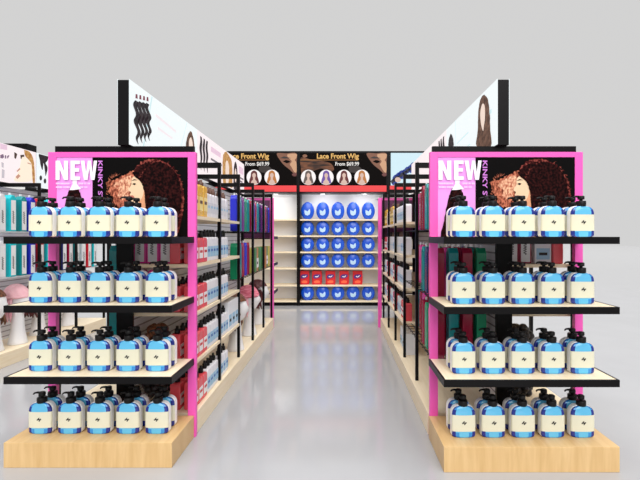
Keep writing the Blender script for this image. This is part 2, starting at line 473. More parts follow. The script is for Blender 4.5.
PACKC = {'cyan': (20, 196, 206), 'teal': (8, 142, 146), 'blue': (40, 48, 196), 'red': (204, 34, 50), 'pink': (232, 60, 160), 'maroon': (158, 16, 58), 'green': (20, 146, 104), 'purple': (118, 44, 128), 'white': (236, 236, 240), 'navy': (24, 34, 92), 'orange': (196, 128, 62), 'yellow': (206, 190, 92), 'lime': (84, 140, 84)}
def pack_maker(cn):
    def mk():
        r = thing('hair_pack', None, 'packet')
        m = M(f'{cn}_packet_film', PACKC[cn], .25)
        x, y, h = .035, .045, .345
        prof = [(-y, 0), (y, 0), (y, h*.9), (y*.6, h*.97), (y*.45, h), (-y*.45, h), (-y*.6, h*.97), (-y, h*.9)]
        mb = MB(); mb.prism(prof, -x, x, m, .006)
        o = mb.build('body', r); o.rotation_euler = (0, 0, PI/2)
        lb = MB().box(x+.0003, x+.0016, -y*.72, y*.72, h*.04, h*.86, M('packet_label_white', (240, 240, 240), .4)).build('label', r)
        t = MB(); pts = []
        for i in range(30):
            q = i/29; pts.append((x+.0022, -.004+.012*math.sin(q*38), h*.22+q*h*.34))
        t.tube(pts, .0028, INK, 5); t.build('script_mark', lb)
        MB().box(-.006, .006, -.013, .013, h-.004, h+.022, WHITE, .002).build('hang_clip', r)
        return r
    return mk
for cn in PACKC: proto('pack_'+cn, pack_maker(cn))
def box_maker(cn, nm, wx, wy, h, lab):
    def mk():
        r = thing(nm, None, 'box')
        MB().box(-wx/2, wx/2, -wy/2, wy/2, 0, h, M(f'{cn}_carton', PACKC[cn], .4), .002).build('carton', r)
        lb = MB().box(wx/2+.0003, wx/2+.0013, -wy*.4, wy*.4, h*.15, h*.55, lab).build('label', r)
        MB().box(wx/2+.0014, wx/2+.002, -wy*.25, wy*.25, h*.3, h*.4, INK).build('label_mark', lb)
        return r
    return mk
for cn in ('white', 'yellow', 'lime', 'red', 'blue', 'orange'): proto('box_'+cn, box_maker(cn, 'colour_kit_box', .10, .12, .2, LABB if cn == 'white' else LABW))

LEVELN = {1.536: 'top shelf', 1.19: 'second shelf', .845: 'third shelf', .5: 'fourth shelf', .15: 'wood base', 1.44: 'upper wire shelf', .94: 'middle wire shelf'}
# aisle side of the left gondola: bottles of the first two bays
XA = -1.075
for z in (1.536, 1.19, .845, .50, .15):
    n = LEVELN[z]; kind, word = ('amber', 'amber oil bottle') if z == 1.536 else ('coral', 'coral red bottle')
    wk, ww = ('white_brown', 'white bottle with brown cap') if z == 1.536 else ('white_dark', 'white bottle with dark cap')
    for dx, rown in ((0, 'outer'), (-.10, 'inner')):
        for k in range(3):
            place(kind, (XA+dx, 3.085+k*.105, z), PI/2, f'{word}, {rown} row, {ORD[k]} from pink frame, {n} of left-side gondola', f'{word}s on the {n}')
    for k in range(4):
        place(wk, (XA, 3.388+k*.075, z), PI/2, f'{ww}, {ORD[k]} after the {"amber" if z==1.536 else "coral"} bottles, {n} of left-side gondola', f'white bottles on the {n}, first bay')
    for k in range(3):
        place(wk, (XA, 3.76+k*.085, z), PI/2, f'{ww}, {ORD[k]} past the first black frame, {n} of left-side gondola', f'white bottles on the {n}, second bay')
    if z in (.50,):
        for k in range(3):
            place('box_white', (XA-.01, 4.032+k*.123, z), 0, f'white carton, {ORD[k]} past the white bottles on the {n} of left-side gondola', 'white cartons on the fourth shelf', 1.35)
# pink packs and a curly wig seen through the end of the left gondola
for z in (1.19, .845):
    for k in range(3):
        place('pack_pink', (-1.262-k*.093, 3.12, z), -PI/2, f'hot pink packet, {ORD[k]} from the coral bottles, {LEVELN[z]} inside left-side gondola', f'hot pink packets on the {LEVELN[z]}', .86)
seqL = ['teal', 'maroon', 'blue', 'maroon', 'teal', 'navy', 'purple', 'teal', 'maroon', 'navy', 'blue', 'teal', 'purple', 'green']
def pack_row(x, ys, z, seq, off, where, grp, rz=0, sc=1.0, first='frame'):
    used = {}
    for k, y in enumerate(ys):
        cn = seq[(k+off) % len(seq)]
        place('pack_'+cn, (x, y, z), rz, f'{cn} hair packet, {ORD[k]} along the {LEVELN[z]}, {where}', grp, sc)
for z, off in ((1.44, 0), (.94, 3)):
    for b, yb in ((2, 4.45), (3, 5.16), (4, 5.88)):
        if z == 1.44 or b == 2:
            pack_row(-1.10, [yb+.135*k for k in range(5)], z, seqL, off+b*5, f'{ORD[b]} bay of left-side gondola', f'hair packets, {ORD[b]} bay of the left-side gondola', rz=PI, sc=1.08)
        else:
            for k in range(4):
                cn = ['lime', 'yellow', 'blue', 'yellow', 'lime', 'orange'][(k+b) % 6]
                place('box_'+cn, (-1.11, yb+.02+k*.15, z), -PI/2 if k % 2 else 0, f'{cn.replace("lime", "green")} colour kit box, {ORD[k]} along the {LEVELN[z]}, {ORD[b]} bay of left-side gondola', f'colour kit boxes in the {ORD[b]} bay', 1.5)
# outer half of the left gondola: teal packets close to the back panel
for z in (1.44, .94, .5):
    for k in range(2):
        place('pack_teal', (-1.64, 3.14+.14*k, z), PI, f'teal hair packet, {ORD[k]} behind the black end post, {LEVELN[z]} of left-side gondola', 'teal packets behind the left pink display', 1.1)
# right gondola, aisle side: hair packets in two bays, bottles and cartons beyond
seqR = ['maroon', 'teal', 'maroon', 'green', 'blue', 'maroon', 'teal', 'pink', 'navy', 'maroon', 'green', 'teal', 'red']
for z, off in ((1.44, 0), (.94, 2), (.5, 4)):
    for d in range(4):
        for k in range(4):
            cn = seqR[(off+d*2+k*3) % len(seqR)] if k else ('maroon', 'teal', 'maroon', 'green')[d]
            place('pack_'+cn, (.715+d*.1, 3.10+k*.145, z), 0, f'{cn} hair packet, {ORD[k]} in line, {ORD[d]} row from aisle, {LEVELN[z]}, right-side gondola', 'hair packets in the first bay of the right-side gondola', 1.05)
    for k in range(4):
        cn = seqR[(off+k*2+1) % len(seqR)]
        place('pack_'+cn, (.80, 3.79+k*.15, z), 0, f'{cn} hair packet, {ORD[k]} along the {LEVELN[z]}, second bay of right-side gondola', 'hair packets in the second bay of the right-side gondola', 1.05)
for bay, yb in ((2, 4.44), (3, 5.15), (4, 5.86)):
    for z, spec in ((1.536, ['white_brown']*3+['amber']*3 if bay > 2 else ['white_dark']*6), (1.19, ['white_dark']*3+['coral' if bay > 3 else 'white_brown']*3), (.845, ['coral' if bay > 2 else 'white_dark']*3+['white_dark']*3), (.50, ['coral']*3+['white_dark']*3)):
        for k, kd in enumerate(spec):
            word = {'white_brown': 'white bottle with brown cap', 'white_dark': 'white bottle with dark cap', 'amber': 'amber oil bottle', 'coral': 'coral red bottle'}[kd]
            place(kd, (.715, yb+.055+k*.104, z), -PI/2, f'{word}, {ORD[k]} along {LEVELN[z]}, {ORD[bay]} bay, right-side gondola', f'bottles in the {ORD[bay]} bay of the right-side gondola', 1)
for k in range(3):
    place('box_white', (.74, 4.5+k*.16, .15), PI, f'white carton, {ORD[k]} on the wood base, third bay of right-side gondola', 'white cartons on the wood base', 1.1)
# right gondola, outer half seen through the end
for k in range(3):
    place('coral', (1.56, 3.10+k*.11, 1.19), PI/2, f'coral red bottle, {ORD[k]} along the second shelf, outer side of right-side gondola', 'coral bottles on the outer side')
place('box_white', (1.46, 3.12, 1.19), -PI/2, 'white carton with blue label beside the coral bottles, outer side of right-side gondola', 'cartons on the outer side')
for k in range(2):
    place('pack_maroon', (1.34-k*.093, 3.12, 1.19), -PI/2, f'maroon hair packet, {ORD[k]} beside the white carton, outer side of right-side gondola', 'maroon packets on the outer side', .86)
for k in range(2):
    place('coral', (1.58-k*.11, 3.10, .845), 0, f'coral red bottle, {ORD[k]} from the outer edge, third shelf of right-side gondola', 'coral bottles on the third shelf outer side')
# third gondola: packets
seqT = ['cyan', 'teal', 'blue', 'red', 'cyan', 'pink', 'navy', 'maroon', 'teal', 'white', 'cyan', 'blue']
for z in (1.44, .94):
    for k, (y, cn) in enumerate([(4.42, 'maroon'), (4.57, 'white'), (4.72, 'cyan'), (4.88, 'teal'), (5.02, 'blue'), (5.165, 'red'), (5.31, 'cyan'), (5.45, 'pink'), (5.60, 'navy'), (5.73, 'maroon'), (5.88, 'teal'), (6.02, 'white'), (6.16, 'red'), (6.30, 'cyan')]):
        place('pack_'+cn, (-3.65, y, z), 0, f'{cn} hair packet with white front, {ORD[k]} along the {LEVELN[z]} of left-edge gondola', 'hair packets of the left-edge gondola', (1.15, 1, 1.16))

# ------------------------------------------------------------------ wigs on display heads
MANN = M('mannequin_white', (240, 238, 238), .35)
def head_maker(hair, style):
    def mk():
        r = thing('wig_head', None, 'wig head')
        MB().lathe([(.105, 0), (.107, .01), (.098, .03), (.078, .12), (.070, .20), (.066, .27), (.062, .30), (.06, .36)], MANN, n=20, sx=.9).build('bust', r)
        # head with a face turned to +x
        b = bmesh.new()
        bmesh.ops.create_uvsphere(b, u_segments=24, v_segments=16, radius=1)
        for v in b.verts:
            x, y, z = v.co
            z2 = z*.150; x2 = x*.118; y2 = y*.092
            if z < 0:
                k = 1-.32*(-z)**1.4; y2 *= k; x2 = x2*k+.016*(-z)
            if x > 0:
                x2 += .026*math.exp(-((y/.14)**2+((z+.12)/.16)**2))                # nose
                x2 -= .012*math.exp(-(((abs(y)-.36)/.16)**2+((z-.08)/.12)**2))     # eye sockets
                x2 += .009*math.exp(-((y/.26)**2+((z+.46)/.09)**2))               # lips
                x2 += .010*math.exp(-((y/.26)**2+((z+.80)/.14)**2))               # chin
            v.co = (x2+.01, y2, z2+.455)
        mb = MB(); mb.merge(b, MANN, True); mb.build('head', r)
        b = bmesh.new()
        bmesh.ops.create_uvsphere(b, u_segments=40, v_segments=24, radius=1)
        rnd = random.Random(len(style)); dele = []
        for v in b.verts:
            x, y, z = v.co
            wob = 1+.04*math.sin(9*math.atan2(y, x)+7*z)+.03*rnd.random()
            R = 1.0
            v.co = ((x*.140-.018)*wob, y*.125*wob, z*.152+.475)
            face = x > .30 and z < .35
            if style == 'cap':
                if z < .12: dele.append(v)
            elif face or z < -.75: dele.append(v)
        bmesh.ops.delete(b, geom=dele, context='VERTS')
        mb = MB(); mb.merge(b, hair, True)
        if style != 'cap':
            for i in range(26):   # locks falling to the shoulders
                a = PI*.36+(2*PI-PI*.72)*i/25
                px, py = .128*math.cos(a)-.018, .122*math.sin(a)
                pts = []
                for q in range(7):
                    t = q/6; wv = .010*math.sin(t*9+i*1.7)
                    pts.append((px*(1+.12*t)+wv, py*(1+.12*t)+wv, .50-.26*t-.02*rnd.random()))
                mb.tube(pts, [.020, .022, .022, .021, .019, .015, .006], hair, 7)
        else:
            mb.lathe([(.128, .478), (.140, .484), (.141, .50), (.130, .506)], hair, cx=-.018, n=28, sy=.9)
        w = mb.build('wig' if style != 'cap' else 'wig_cap', r, recalc=False)
        if style == 'cap':
            c = MB()
            for i in range(14):
                a = PI*.5+PI*i/13
                px, py = .112*math.cos(a)-.01, .100*math.sin(a)
                c.tube([(px, py, .50), (px*1.1, py*1.1, .40), (px*1.15+.006*math.sin(i), py*1.15, .30), (px*1.1, py*1.1, .24)], [.014, .016, .014, .004], MATS['rosy_hair'], 6)
            c.build('hair', w)
        return r
    return mk
noise_mat('rosy_hair', (240, 150, 170), (252, 206, 214), (1, 1, .2), 60, 4, .5)
BRN = noise_mat('brown_hair', (70, 38, 24), (140, 88, 56), (1, 1, .15), 60, 4, .45)
DKB = noise_mat('dark_red_hair', (58, 18, 22), (110, 44, 46), (1, 1, .15), 60, 4, .45)
BLK = noise_mat('black_hair', (12, 10, 11), (46, 38, 38), (1, 1, .15), 60, 4, .4)
PCAP = noise_mat('pink_knit', (246, 176, 186), (252, 206, 210), (1, 1, 6), 60, 2, .7)
RCAP = noise_mat('rose_knit', (206, 70, 100), (240, 150, 165), (1, 1, 6), 14, 2, .7)
proto('head_brown', head_maker(BRN, 'long')); proto('head_dark', head_maker(DKB, 'longer'))
proto('head_pink', head_maker(PCAP, 'cap')); proto('head_rose', head_maker(RCAP, 'cap'))
G = 'wig heads on the wood base of the left-side gondola'
place('head_brown', (-1.14, 4.66, .15), .1, 'white display head with brown wig below packets, third bay of left-side gondola', G, 1)
place('head_rose', (-1.14, 5.36, .15), .1, 'white display head in rose knit cap beside the brown wig, left-side gondola', G, 1)
place('head_dark', (-1.15, 6.05, .15), .1, 'white display head with dark red wig at the end of left-side gondola', G, 1)
G = 'wig heads on the wood base of the left-edge gondola'
place('head_brown', (-3.72, 4.58, .15), .2, 'white display head with brown wig cut by the picture edge, left-edge gondola', G, 1.1)
place('head_pink', (-3.72, 4.93, .15), .1, 'white display head in pale pink knit cap, left-edge gondola', G, 1.1)
place('head_dark', (-3.80, 5.38, .15), .1, 'white display head with dark red wig past the pale pink cap, left-edge gondola', G, 1.05)
place('head_brown', (-3.78, 5.95, .15), .1, 'white display head with brown wig, furthest one along the left-edge gondola', G, 1)

# loose wigs and hanging hair inside the gondola ends
def curly(hair, n, rr, seed):
    def mk():
        r = thing('curly_wig', None, 'wig')
        MB().lathe([(.05, 0), (.05, .008), (.012, .014), (.012, .10)], DARK, n=14).build('stand', r)
        mb = MB(); rnd = random.Random(seed)
        for i in range(n):
            a = rnd.uniform(0, 2*PI); ph = math.acos(rnd.uniform(-.8, 1)); R = rr*rnd.uniform(.75, 1)
            p = Vector((R*math.sin(ph)*math.cos(a), R*math.sin(ph)*math.sin(a), .13+R*1.05*math.cos(ph)))
            b = bmesh.new(); bmesh.ops.create_icosphere(b, subdivisions=2, radius=rnd.uniform(.024, .034), matrix=Matrix.Translation(p)); mb.merge(b, hair, True)
        mb.build('curls', r)
        return r
    return mk
proto('wig_brown', curly(BRN, 60, .082, 3)); proto('wig_black', curly(BLK, 60, .082, 4))
place('wig_brown', (-1.368, 3.20, .50), 0, 'curly brown wig on a small stand, fourth shelf inside left-side gondola', 'curly wigs inside the gondola ends')
place('wig_black', (-1.366, 3.20, .15), 0, 'curly black wig on a small stand, wood base inside left-side gondola', 'curly wigs inside the gondola ends')
place('wig_black', (1.34, 3.20, .50), 0, 'curly black wig on a small stand, fourth shelf inside right-side gondola', 'curly wigs inside the gondola ends')
place('wig_black', (1.295, 3.20, .845), 0, 'curly black wig on a small stand, third shelf inside right-side gondola', 'curly wigs inside the gondola ends')
place('wig_black', (1.34, 3.20, .15), 0, 'curly black wig on a small stand, wood base inside right-side gondola', 'curly wigs inside the gondola ends')

# ------------------------------------------------------------------ light box signs over the gondolas
LBW = M('light_box_white', (241, 249, 251), .5, emit=.88)
LBT = M('light_box_tint', (206, 236, 240), .5, emit=.86)
LBP = M('light_box_rose', (252, 240, 242), .5, emit=.88)
def E(name, rgb, k=.8): return M('backlit_'+name, rgb, .5, emit=k)
HDK = noise_mat('backlit_dark_hair', (26, 20, 26), (74, 60, 66), (1, 1, 1), 30, 4, .6, .3, emit=.5)
HBR = noise_mat('backlit_brown_hair', (84, 54, 40), (150, 108, 86), (1, 1, 1), 30, 5, .6, .3, emit=.6)
HOR = noise_mat('backlit_golden_hair', (196, 128, 60), (240, 190, 120), (1, 1, 1), 26, 4, .6, .3, emit=.7)
def sign(label, xface, dirx, ya, yb, ground, z0=2.02, z1=2.475, thick=.085):
    xm = xface-dirx*thick/2
    r = thing('light_box_sign', label, 'sign', (xm, (ya+yb)/2, z0))
    hy = (yb-ya)/2; hh = z1-z0
    MB().box(-thick/2+.004, thick/2-.004, -hy+.001, hy-.001, 0, hh-.006, BLACK).build('casing', r)
    f = MB().box(min(dirx*(thick/2-.004), dirx*thick/2), max(dirx*(thick/2-.004), dirx*thick/2), -hy+.002, hy-.002, .004, hh, ground).build('lit_face', r)
    g = MB().box(min(-dirx*(thick/2-.004), -dirx*thick/2), max(-dirx*(thick/2-.004), -dirx*thick/2), -hy+.002, hy-.002, .004, hh, ground).build('rear_lit_face', r)
    ym = (ya+yb)/2
    def conv(px, py):
        Y = xface*F/(px-CX); return Y, EYE+(CY-py)*Y/F
    def to3(u, v, d): return (dirx*(thick/2+d), min(max(u, ya+.008), yb-.008)-ym, min(max(v, z0+.014), z1-.008)-z0)
    return r, f, Flat(to3, conv), Flat(to3)
LF, RF, TF = -1.455, 1.085, -3.95
# left: hair bundles and a long haired model
r, f, px, uv = sign('tall white light box picturing four dark wavy hair bundles, above the left gondola', LF, 1, 2.95, 4.355, LBW)
uv.polys('diagonal_lines', f, [[(3.29, 2.475), (3.31, 2.475), (3.16, 2.02), (3.14, 2.02)], [(4.05, 2.475), (4.06, 2.475), (3.8, 2.02), (3.79, 2.02)]], LBT)
uv.polys('hair_bundle', f, [strand(3.045+i*.058, 2.355+.012*i, 3.075+i*.062, 2.05+.022*i, .074, .020, 2.6, 36, 2.6) for i in range(4)], HDK)
uv.polys('bundle_ties', f, [[(3.03+i*.058, 2.368+.012*i), (3.065+i*.058, 2.375+.012*i), (3.06+i*.058, 2.405+.012*i), (3.035+i*.058, 2.40+.012*i)] for i in range(4)], E('wine', (120, 40, 60)))
uv.polys('faint_print', f, [[(3.36, 2.33), (3.78, 2.30), (3.78, 2.325), (3.36, 2.355)], [(3.40, 2.24), (3.7, 2.225), (3.7, 2.243), (3.4, 2.262)]], E('pale_pink', (246, 234, 238), .86))
uv.poly('model_hair', f, [(4.08, 2.36), (4.16, 2.41), (4.24, 2.34), (4.27, 2.2), (4.29, 2.03), (4.02, 2.03), (4.0, 2.15), (4.03, 2.28)], HBR, 6, .05)
uv.poly('model_face', f, [(4.10, 2.30), (4.16, 2.35), (4.21, 2.28), (4.20, 2.17), (4.17, 2.03), (4.09, 2.03), (4.10, 2.17)], E('skin', (250, 226, 210)), 5)
r, f, px, uv = sign('white light box picturing dark hair lengths and a golden haired model, second above left gondola', LF, 1, 4.36, 5.775, LBP)
uv.polys('hair_lengths', f, [strand(4.46+i*.10, 2.43, 4.47+i*.10, 2.08, .075, .012, 2, 24, i) for i in range(3)], HDK)
uv.polys('faint_print', f, [[(4.80, 2.40), (5.2, 2.40), (5.2, 2.34), (4.80, 2.34)]], E('lilac', (240, 206, 226)))
uv.polys('small_print_lines', f, [[(4.80, 2.27), (5.25, 2.27), (5.25, 2.245), (4.80, 2.245)], [(4.80, 2.22), (5.15, 2.22), (5.15, 2.20), (4.80, 2.20)]], E('grey_print', (120, 116, 124)))
uv.poly('model_hair', f, [(5.3, 2.38), (5.42, 2.46), (5.6, 2.44), (5.74, 2.36), (5.76, 2.1), (5.72, 2.03), (5.34, 2.03), (5.28, 2.2)], HOR, 6, .05)
uv.poly('model_face', f, [(5.42, 2.32), (5.5, 2.36), (5.58, 2.30), (5.58, 2.18), (5.54, 2.06), (5.44, 2.06), (5.41, 2.18)], E('skin', (250, 226, 210)), 5)
r, f, px, uv = sign('white light box picturing a dark haired model and pink print, last above left gondola', LF, 1, 5.78, 6.48, LBP)
uv.poly('model_hair', f, [(5.84, 2.3), (5.92, 2.42), (6.02, 2.38), (6.06, 2.2), (6.04, 2.03), (5.84, 2.03)], HDK, 6, .06)
uv.poly('model_face', f, [(5.89, 2.28), (5.94, 2.33), (5.99, 2.27), (5.97, 2.16), (5.92, 2.14), (5.89, 2.2)], E('skin', (250, 226, 210)), 5)
uv.polys('faint_print', f, [[(6.12, 2.40), (6.40, 2.40), (6.40, 2.30), (6.12, 2.30)]], E('lilac', (240, 206, 226)))
uv.polys('small_print_lines', f, [[(6.12, 2.25), (6.42, 2.25), (6.42, 2.225), (6.12, 2.225)], [(6.12, 2.2), (6.36, 2.2), (6.36, 2.175), (6.12, 2.175)]], E('grey_print', (120, 116, 124)))
# right
r, f, px, uv = sign('tall white light box picturing long brown wavy hair model, above the right gondola', RF, -1, 2.945, 4.355, LBW)
px.poly('model_hair', f, [(484, 95), (488, 99), (490, 112), (490.5, 128), (491, 147), (477, 147), (478, 130), (478.5, 112), (480.5, 100)], HBR, 7, .05)
px.poly('model_face', f, [(482.6, 104), (485, 106), (485.3, 118), (484.2, 126), (483.4, 131), (481.4, 124), (480.6, 113)], E('skin', (250, 232, 220)), 5)
px.poly('hair_bundle', f, [(451, 134), (453, 137), (454, 146), (449, 147), (449, 140)], HDK, 6, .15)
uv.polys('faint_print', f, [[(3.05, 2.30), (3.10, 2.30), (3.10, 2.27), (3.05, 2.27)], [(3.6, 2.26), (3.95, 2.24), (3.95, 2.25), (3.6, 2.272)], [(3.55, 2.15), (4.0, 2.12), (4.0, 2.13), (3.55, 2.162)]], LBT)
uv.polys('diagonal_lines', f, [[(4.0, 2.475), (4.012, 2.475), (4.012, 2.02), (4.0, 2.02)]], LBT)
r, f, px, uv = sign('white light box with pale print, second above the right gondola', RF, -1, 4.36, 5.775, LBP)
uv.polys('small_print_lines', f, [[(4.8, 2.27), (5.25, 2.27), (5.25, 2.245), (4.8, 2.245)]], E('grey_print', (120, 116, 124)))
uv.polys('hair_lengths', f, [strand(4.46+i*.10, 2.43, 4.47+i*.10, 2.08, .075, .012, 2, 24, i) for i in range(3)], HDK)
r, f, px, uv = sign('white light box with dark haired model, last above the right gondola', RF, -1, 5.78, 6.48, LBP)
uv.poly('model_hair', f, [(5.84, 2.3), (5.92, 2.42), (6.02, 2.38), (6.06, 2.2), (6.04, 2.03), (5.84, 2.03)], HDK, 6, .06)
# third gondola
r, f, px, uv = sign('white light box picturing a blonde model, above the left-edge gondola', TF, 1, 3.66, 5.55, LBP)
px.poly('rose_ground', f, [(0, 143), (7, 145), (7, 150), (0, 149)], E('lilac', (232, 170, 214)))
px.polys('script_print', f, [[(0, 155), (3, 154), (4, 157), (2.5, 158.5), (0, 158)], [(4.6, 155), (6, 155.4), (6, 158.6), (4.6, 158.4)], [(6.8, 156), (9, 155), (9, 156.2), (7.6, 158.4), (6.9, 158.4)]], E('mauve_print', (130, 104, 130)))
px.polys('grey_figure', f, [[(1, 162), (3.6, 163), (3.2, 168), (1.4, 167)], [(1.6, 169), (4.4, 170), (4, 178), (1.4, 178)]], E('soft_grey', (206, 198, 206)))
px.polys('dark_clips', f, [[(14, 152), (17, 154), (15.6, 159), (14, 158)], [(20, 155), (24, 154.6), (24, 159.4), (20.5, 159)], [(26.5, 153.5), (31, 154.6), (30.5, 159), (27.5, 158)]], E('brown_print', (70, 46, 36)), 0)
px.poly('model_hair', f, [(24, 150), (28, 151), (32, 156), (34, 166), (34.5, 182), (32.5, 182), (31.5, 170), (29, 161), (25, 156)], HOR, 6, .04)
px.poly('model_face', f, [(22, 157), (27, 159), (31, 164), (31.6, 174), (30, 181), (14, 181), (18, 172), (20, 164)], E('warm_skin', (252, 236, 214), .9), 5)
px.polys('brow_and_lips', f, [[(27, 162.4), (30.5, 163.6), (30.5, 164.6), (27, 163.4)], [(16, 171), (19, 168), (20, 169), (17, 172)], [(15, 177), (18, 174), (20, 176), (17, 179)]], E('rosy_brown', (206, 150, 130)))
r, f, px, uv = sign('white light box picturing dark braids, second above the left-edge gondola', TF, 1, 5.555, 6.48, LBW)
px.poly('hair_lengths', f, [(39, 153.5), (47.4, 153.5), (47.6, 160), (45.5, 163), (47.4, 168), (45.6, 176), (44.6, 170), (43.4, 163), (42.4, 170), (40.6, 166), (39.6, 160)], HDK, 4, .05)
px.polys('hair_tips', f, [circ(40.6, 178, 1.3, 2.6, 12), circ(44.8, 181, 1.3, 2.6, 12)], HDK)

# ------------------------------------------------------------------ back wall units
BS = F/8.5
bx = lambda px: (px-CX)/BS
bz = lambda py: EYE+(CY-py)/BS
HP = M('header_black', (12, 8, 7), .6, 0, .05)
REDB = M('red_band', (246, 58, 62), .5, emit=.75)
GOLD = E('gold_lettering', (240, 186, 96), .7)
COPPER = noise_mat('backlit_copper_wave', (40, 18, 10), (170, 104, 66), (1, 1, 5), 3, 4, .5, .3, emit=.5, distort=1.0)
FSK = E('bronze_skin', (150, 92, 62), .5); FSK2 = E('pale_bronze_skin', (226, 172, 130), .6)
SHADEP = E('deep_brown', (44, 22, 14), .3)
def wall_unit(label, pa, pb, poster):
    xa, xb = bx(pa), bx(pb); xc = (xa+xb)/2; h = (xb-xa)/2
    r = thing('wall_shelving_unit', label, 'shelving', (xc, 8.5, 0))
    y1 = .42
    MB().box(-h+.03, h-.03, .36, .38, .07, 2.25, PANELW).build('back_panel', r)
    for s in (-1, 1): MB().box(min(s*h, s*(h-.03)), max(s*h, s*(h-.03)), -.01, y1, 0, 2.25, BLACK).build('side_post', r)
    MB().box(-h+.03, h-.03, .02, y1, 0, .07, BLACK).build('kick_plate', r)
    for z in (1.725, 1.40, 1.077, .752, .413):
        MB().box(-h+.03, h-.03, .0, .36, z-.028, z, WOODL).build('shelf', r)
    MB().box(-h+.03, h-.03, 0, .36, .07, .10, WOODL).build('bottom_board', r)
    hd = MB().box(-h, h, -.03, y1, 2.25, 3.075, BLACK).build('header', r)
    for dx in (-.42, .42):
        d = MB().lathe([(.045, 2.225), (.05, 2.235), (.05, 2.25)], WHITE, dx, .14, 16).build('downlight', r)
    ox = pa-298.5       # the poster art is written for the middle unit
    conv = lambda px, py: (bx(px+ox)-xc, bz(py))
    fl = Flat(lambda u, v, d: (u, -.03-d, v), conv)
    if poster == 'wig':
        fl.poly('poster_ground', hd, [(300, 153.4), (386.2, 153.4), (386.2, 185.6), (300, 185.6)], HP)
        fl.poly('copper_hair', hd, [(301, 158), (312, 160), (322, 161), (331, 164), (334, 170), (328, 172), (322, 169), (314, 171), (303, 176), (301, 168)], COPPER, 6)
        fl.poly('brown_hair', hd, [(349, 167), (357, 166), (362, 170), (357, 173), (350, 172)], SHADEP, 5)
        fl.poly('model_face', hd, [(366.5, 153.8), (376, 153.7), (386, 153.7), (386.1, 164), (386, 175.5), (383, 173.4), (379.5, 170), (374.5, 166), (370.5, 161.5)], FSK, 4)
        fl.poly('face_light', hd, [(377.5, 154.6), (386, 154.2), (386.1, 158), (384.4, 160.5), (386.1, 163), (386.1, 172.5), (383.6, 171.6), (381, 167), (379.6, 164.6), (381.4, 161.4), (378, 158)], FSK2, 4)
        fl.poly('brow', hd, [(369.5, 158.4), (374, 156.6), (381, 158.6), (374.5, 158.9)], SHADEP)
        fl.poly('eye', hd, [(372.6, 161.8), (375.6, 160.2), (379, 161), (380, 162.4), (376.6, 163.6)], HP)
        fl.poly('lips', hd, [(381.6, 174.4), (386, 173), (386.1, 176), (383.4, 176.6)], E('dark_lips', (120, 52, 46), .5), 3)
        fl.poly('maker_mark', hd, circ(305, 156.3, 2.4, 1.6, 14), E('bronze_mark', (150, 96, 64), .6))
        fl.polys('gold_rule', hd, [[(300.5, 160), (357, 160), (357, 160.6), (300.5, 160.6)]], E('gold_rule', (196, 130, 60), .5))
        fl.text('lettering_title', hd, 'Lace Front Wig', 317, 153.8, 358.8, 160.6, GOLD, bold=.03)
        fl.text('lettering_price', hd, 'From $69.99', 335.4, 162.2, 359, 166.6, E('white_print', (244, 240, 236), .8), bold=.015)
        for i, (hn, hc) in enumerate((('ash', (112, 92, 84)), ('violet', (124, 84, 190)), ('wine', (112, 10, 20)), ('ginger', (226, 136, 44)))):
            cx = 308.5+i*17.75; cy = 177.6
            fl.poly('portrait_disc', hd, circ(cx, cy, 7.4, 7.6, 30), E('portrait_white', (244, 238, 238), .85))
            hm = E(hn+'_hair', hc, .45)
            fl.poly('portrait_hair', hd, [(cx, cy-6.8), (cx+2.8, cy-5), (cx+3.4, cy-1), (cx+4.6, cy+3), (cx+4.2, cy+6), (cx-4.2, cy+6), (cx-4.6, cy+3), (cx-3.4, cy-1), (cx-2.8, cy-5)], hm, 4)
            fl.poly('portrait_shoulders', hd, [(cx-1, cy+.5), (cx+1, cy+.5), (cx+1.2, cy+2.4), (cx+2.8, cy+4.4), (cx+2.4, cy+7), (cx-2.4, cy+7), (cx-2.8, cy+4.4), (cx-1.2, cy+2.4)], E('portrait_skin', (238, 202, 186), .6), 3)
            fl.poly('portrait_face', hd, circ(cx, cy-2, 1.8, 2.9, 16), E('portrait_skin', (238, 202, 186), .6))
            fl.polys('portrait_fringe', hd, [[(cx, cy-6), (cx+2, cy-4.6), (cx+2.2, cy-2), (cx+1.2, cy-3.6), (cx, cy-4.4), (cx-1.2, cy-3.6), (cx-2.2, cy-2), (cx-2, cy-4.6)]], hm)
    else:
        fl.poly('poster_ground', hd, [(301, 153.2), (386.2, 153.2), (386.2, 185.6), (301, 185.6)], E('ice_blue', (206, 234, 244), .8))
        bl = E('splash_blue', (24, 60, 170), .5); nv = E('splash_navy', (22, 26, 60), .4)
        rnd = random.Random(5); a, b = [], []
        for i in range(26):
            t = i/25; x = 303+24*t; y = 181-17*t+2.5*math.sin(i*2.1); q = rnd.uniform(1.2, 2.6)
            (a if i % 3 else b).append([(x-q, y+q*.4), (x, y-q), (x+q*1.4, y-q*.9), (x+q*.6, y+q*.6), (x-q*.2, y+q*1.3)])
        fl.polys('blue_splash', hd, a, bl, 3); fl.polys('navy_splash', hd, b, nv, 3)
        fl.poly('splash_face', hd, circ(308, 180, 3, 2.6, 14), E('portrait_skin', (238, 202, 186), .6))
    fl.poly('red_band', hd, [(300, 185.8), (386.2, 185.8), (386.2, 192), (300, 192)], REDB)
    return r
wall_unit('back wall unit of empty white shelves under the wig banner, beside the pink post', 209, 298.4, 'wig')
wall_unit('back wall unit stocked with blue oval pouches and red packets under wig banner', 298.5, 388, 'wig')
wall_unit('back wall unit with ice blue banner, mostly hidden by the right gondola', 388.1, 477.5, 'ice')

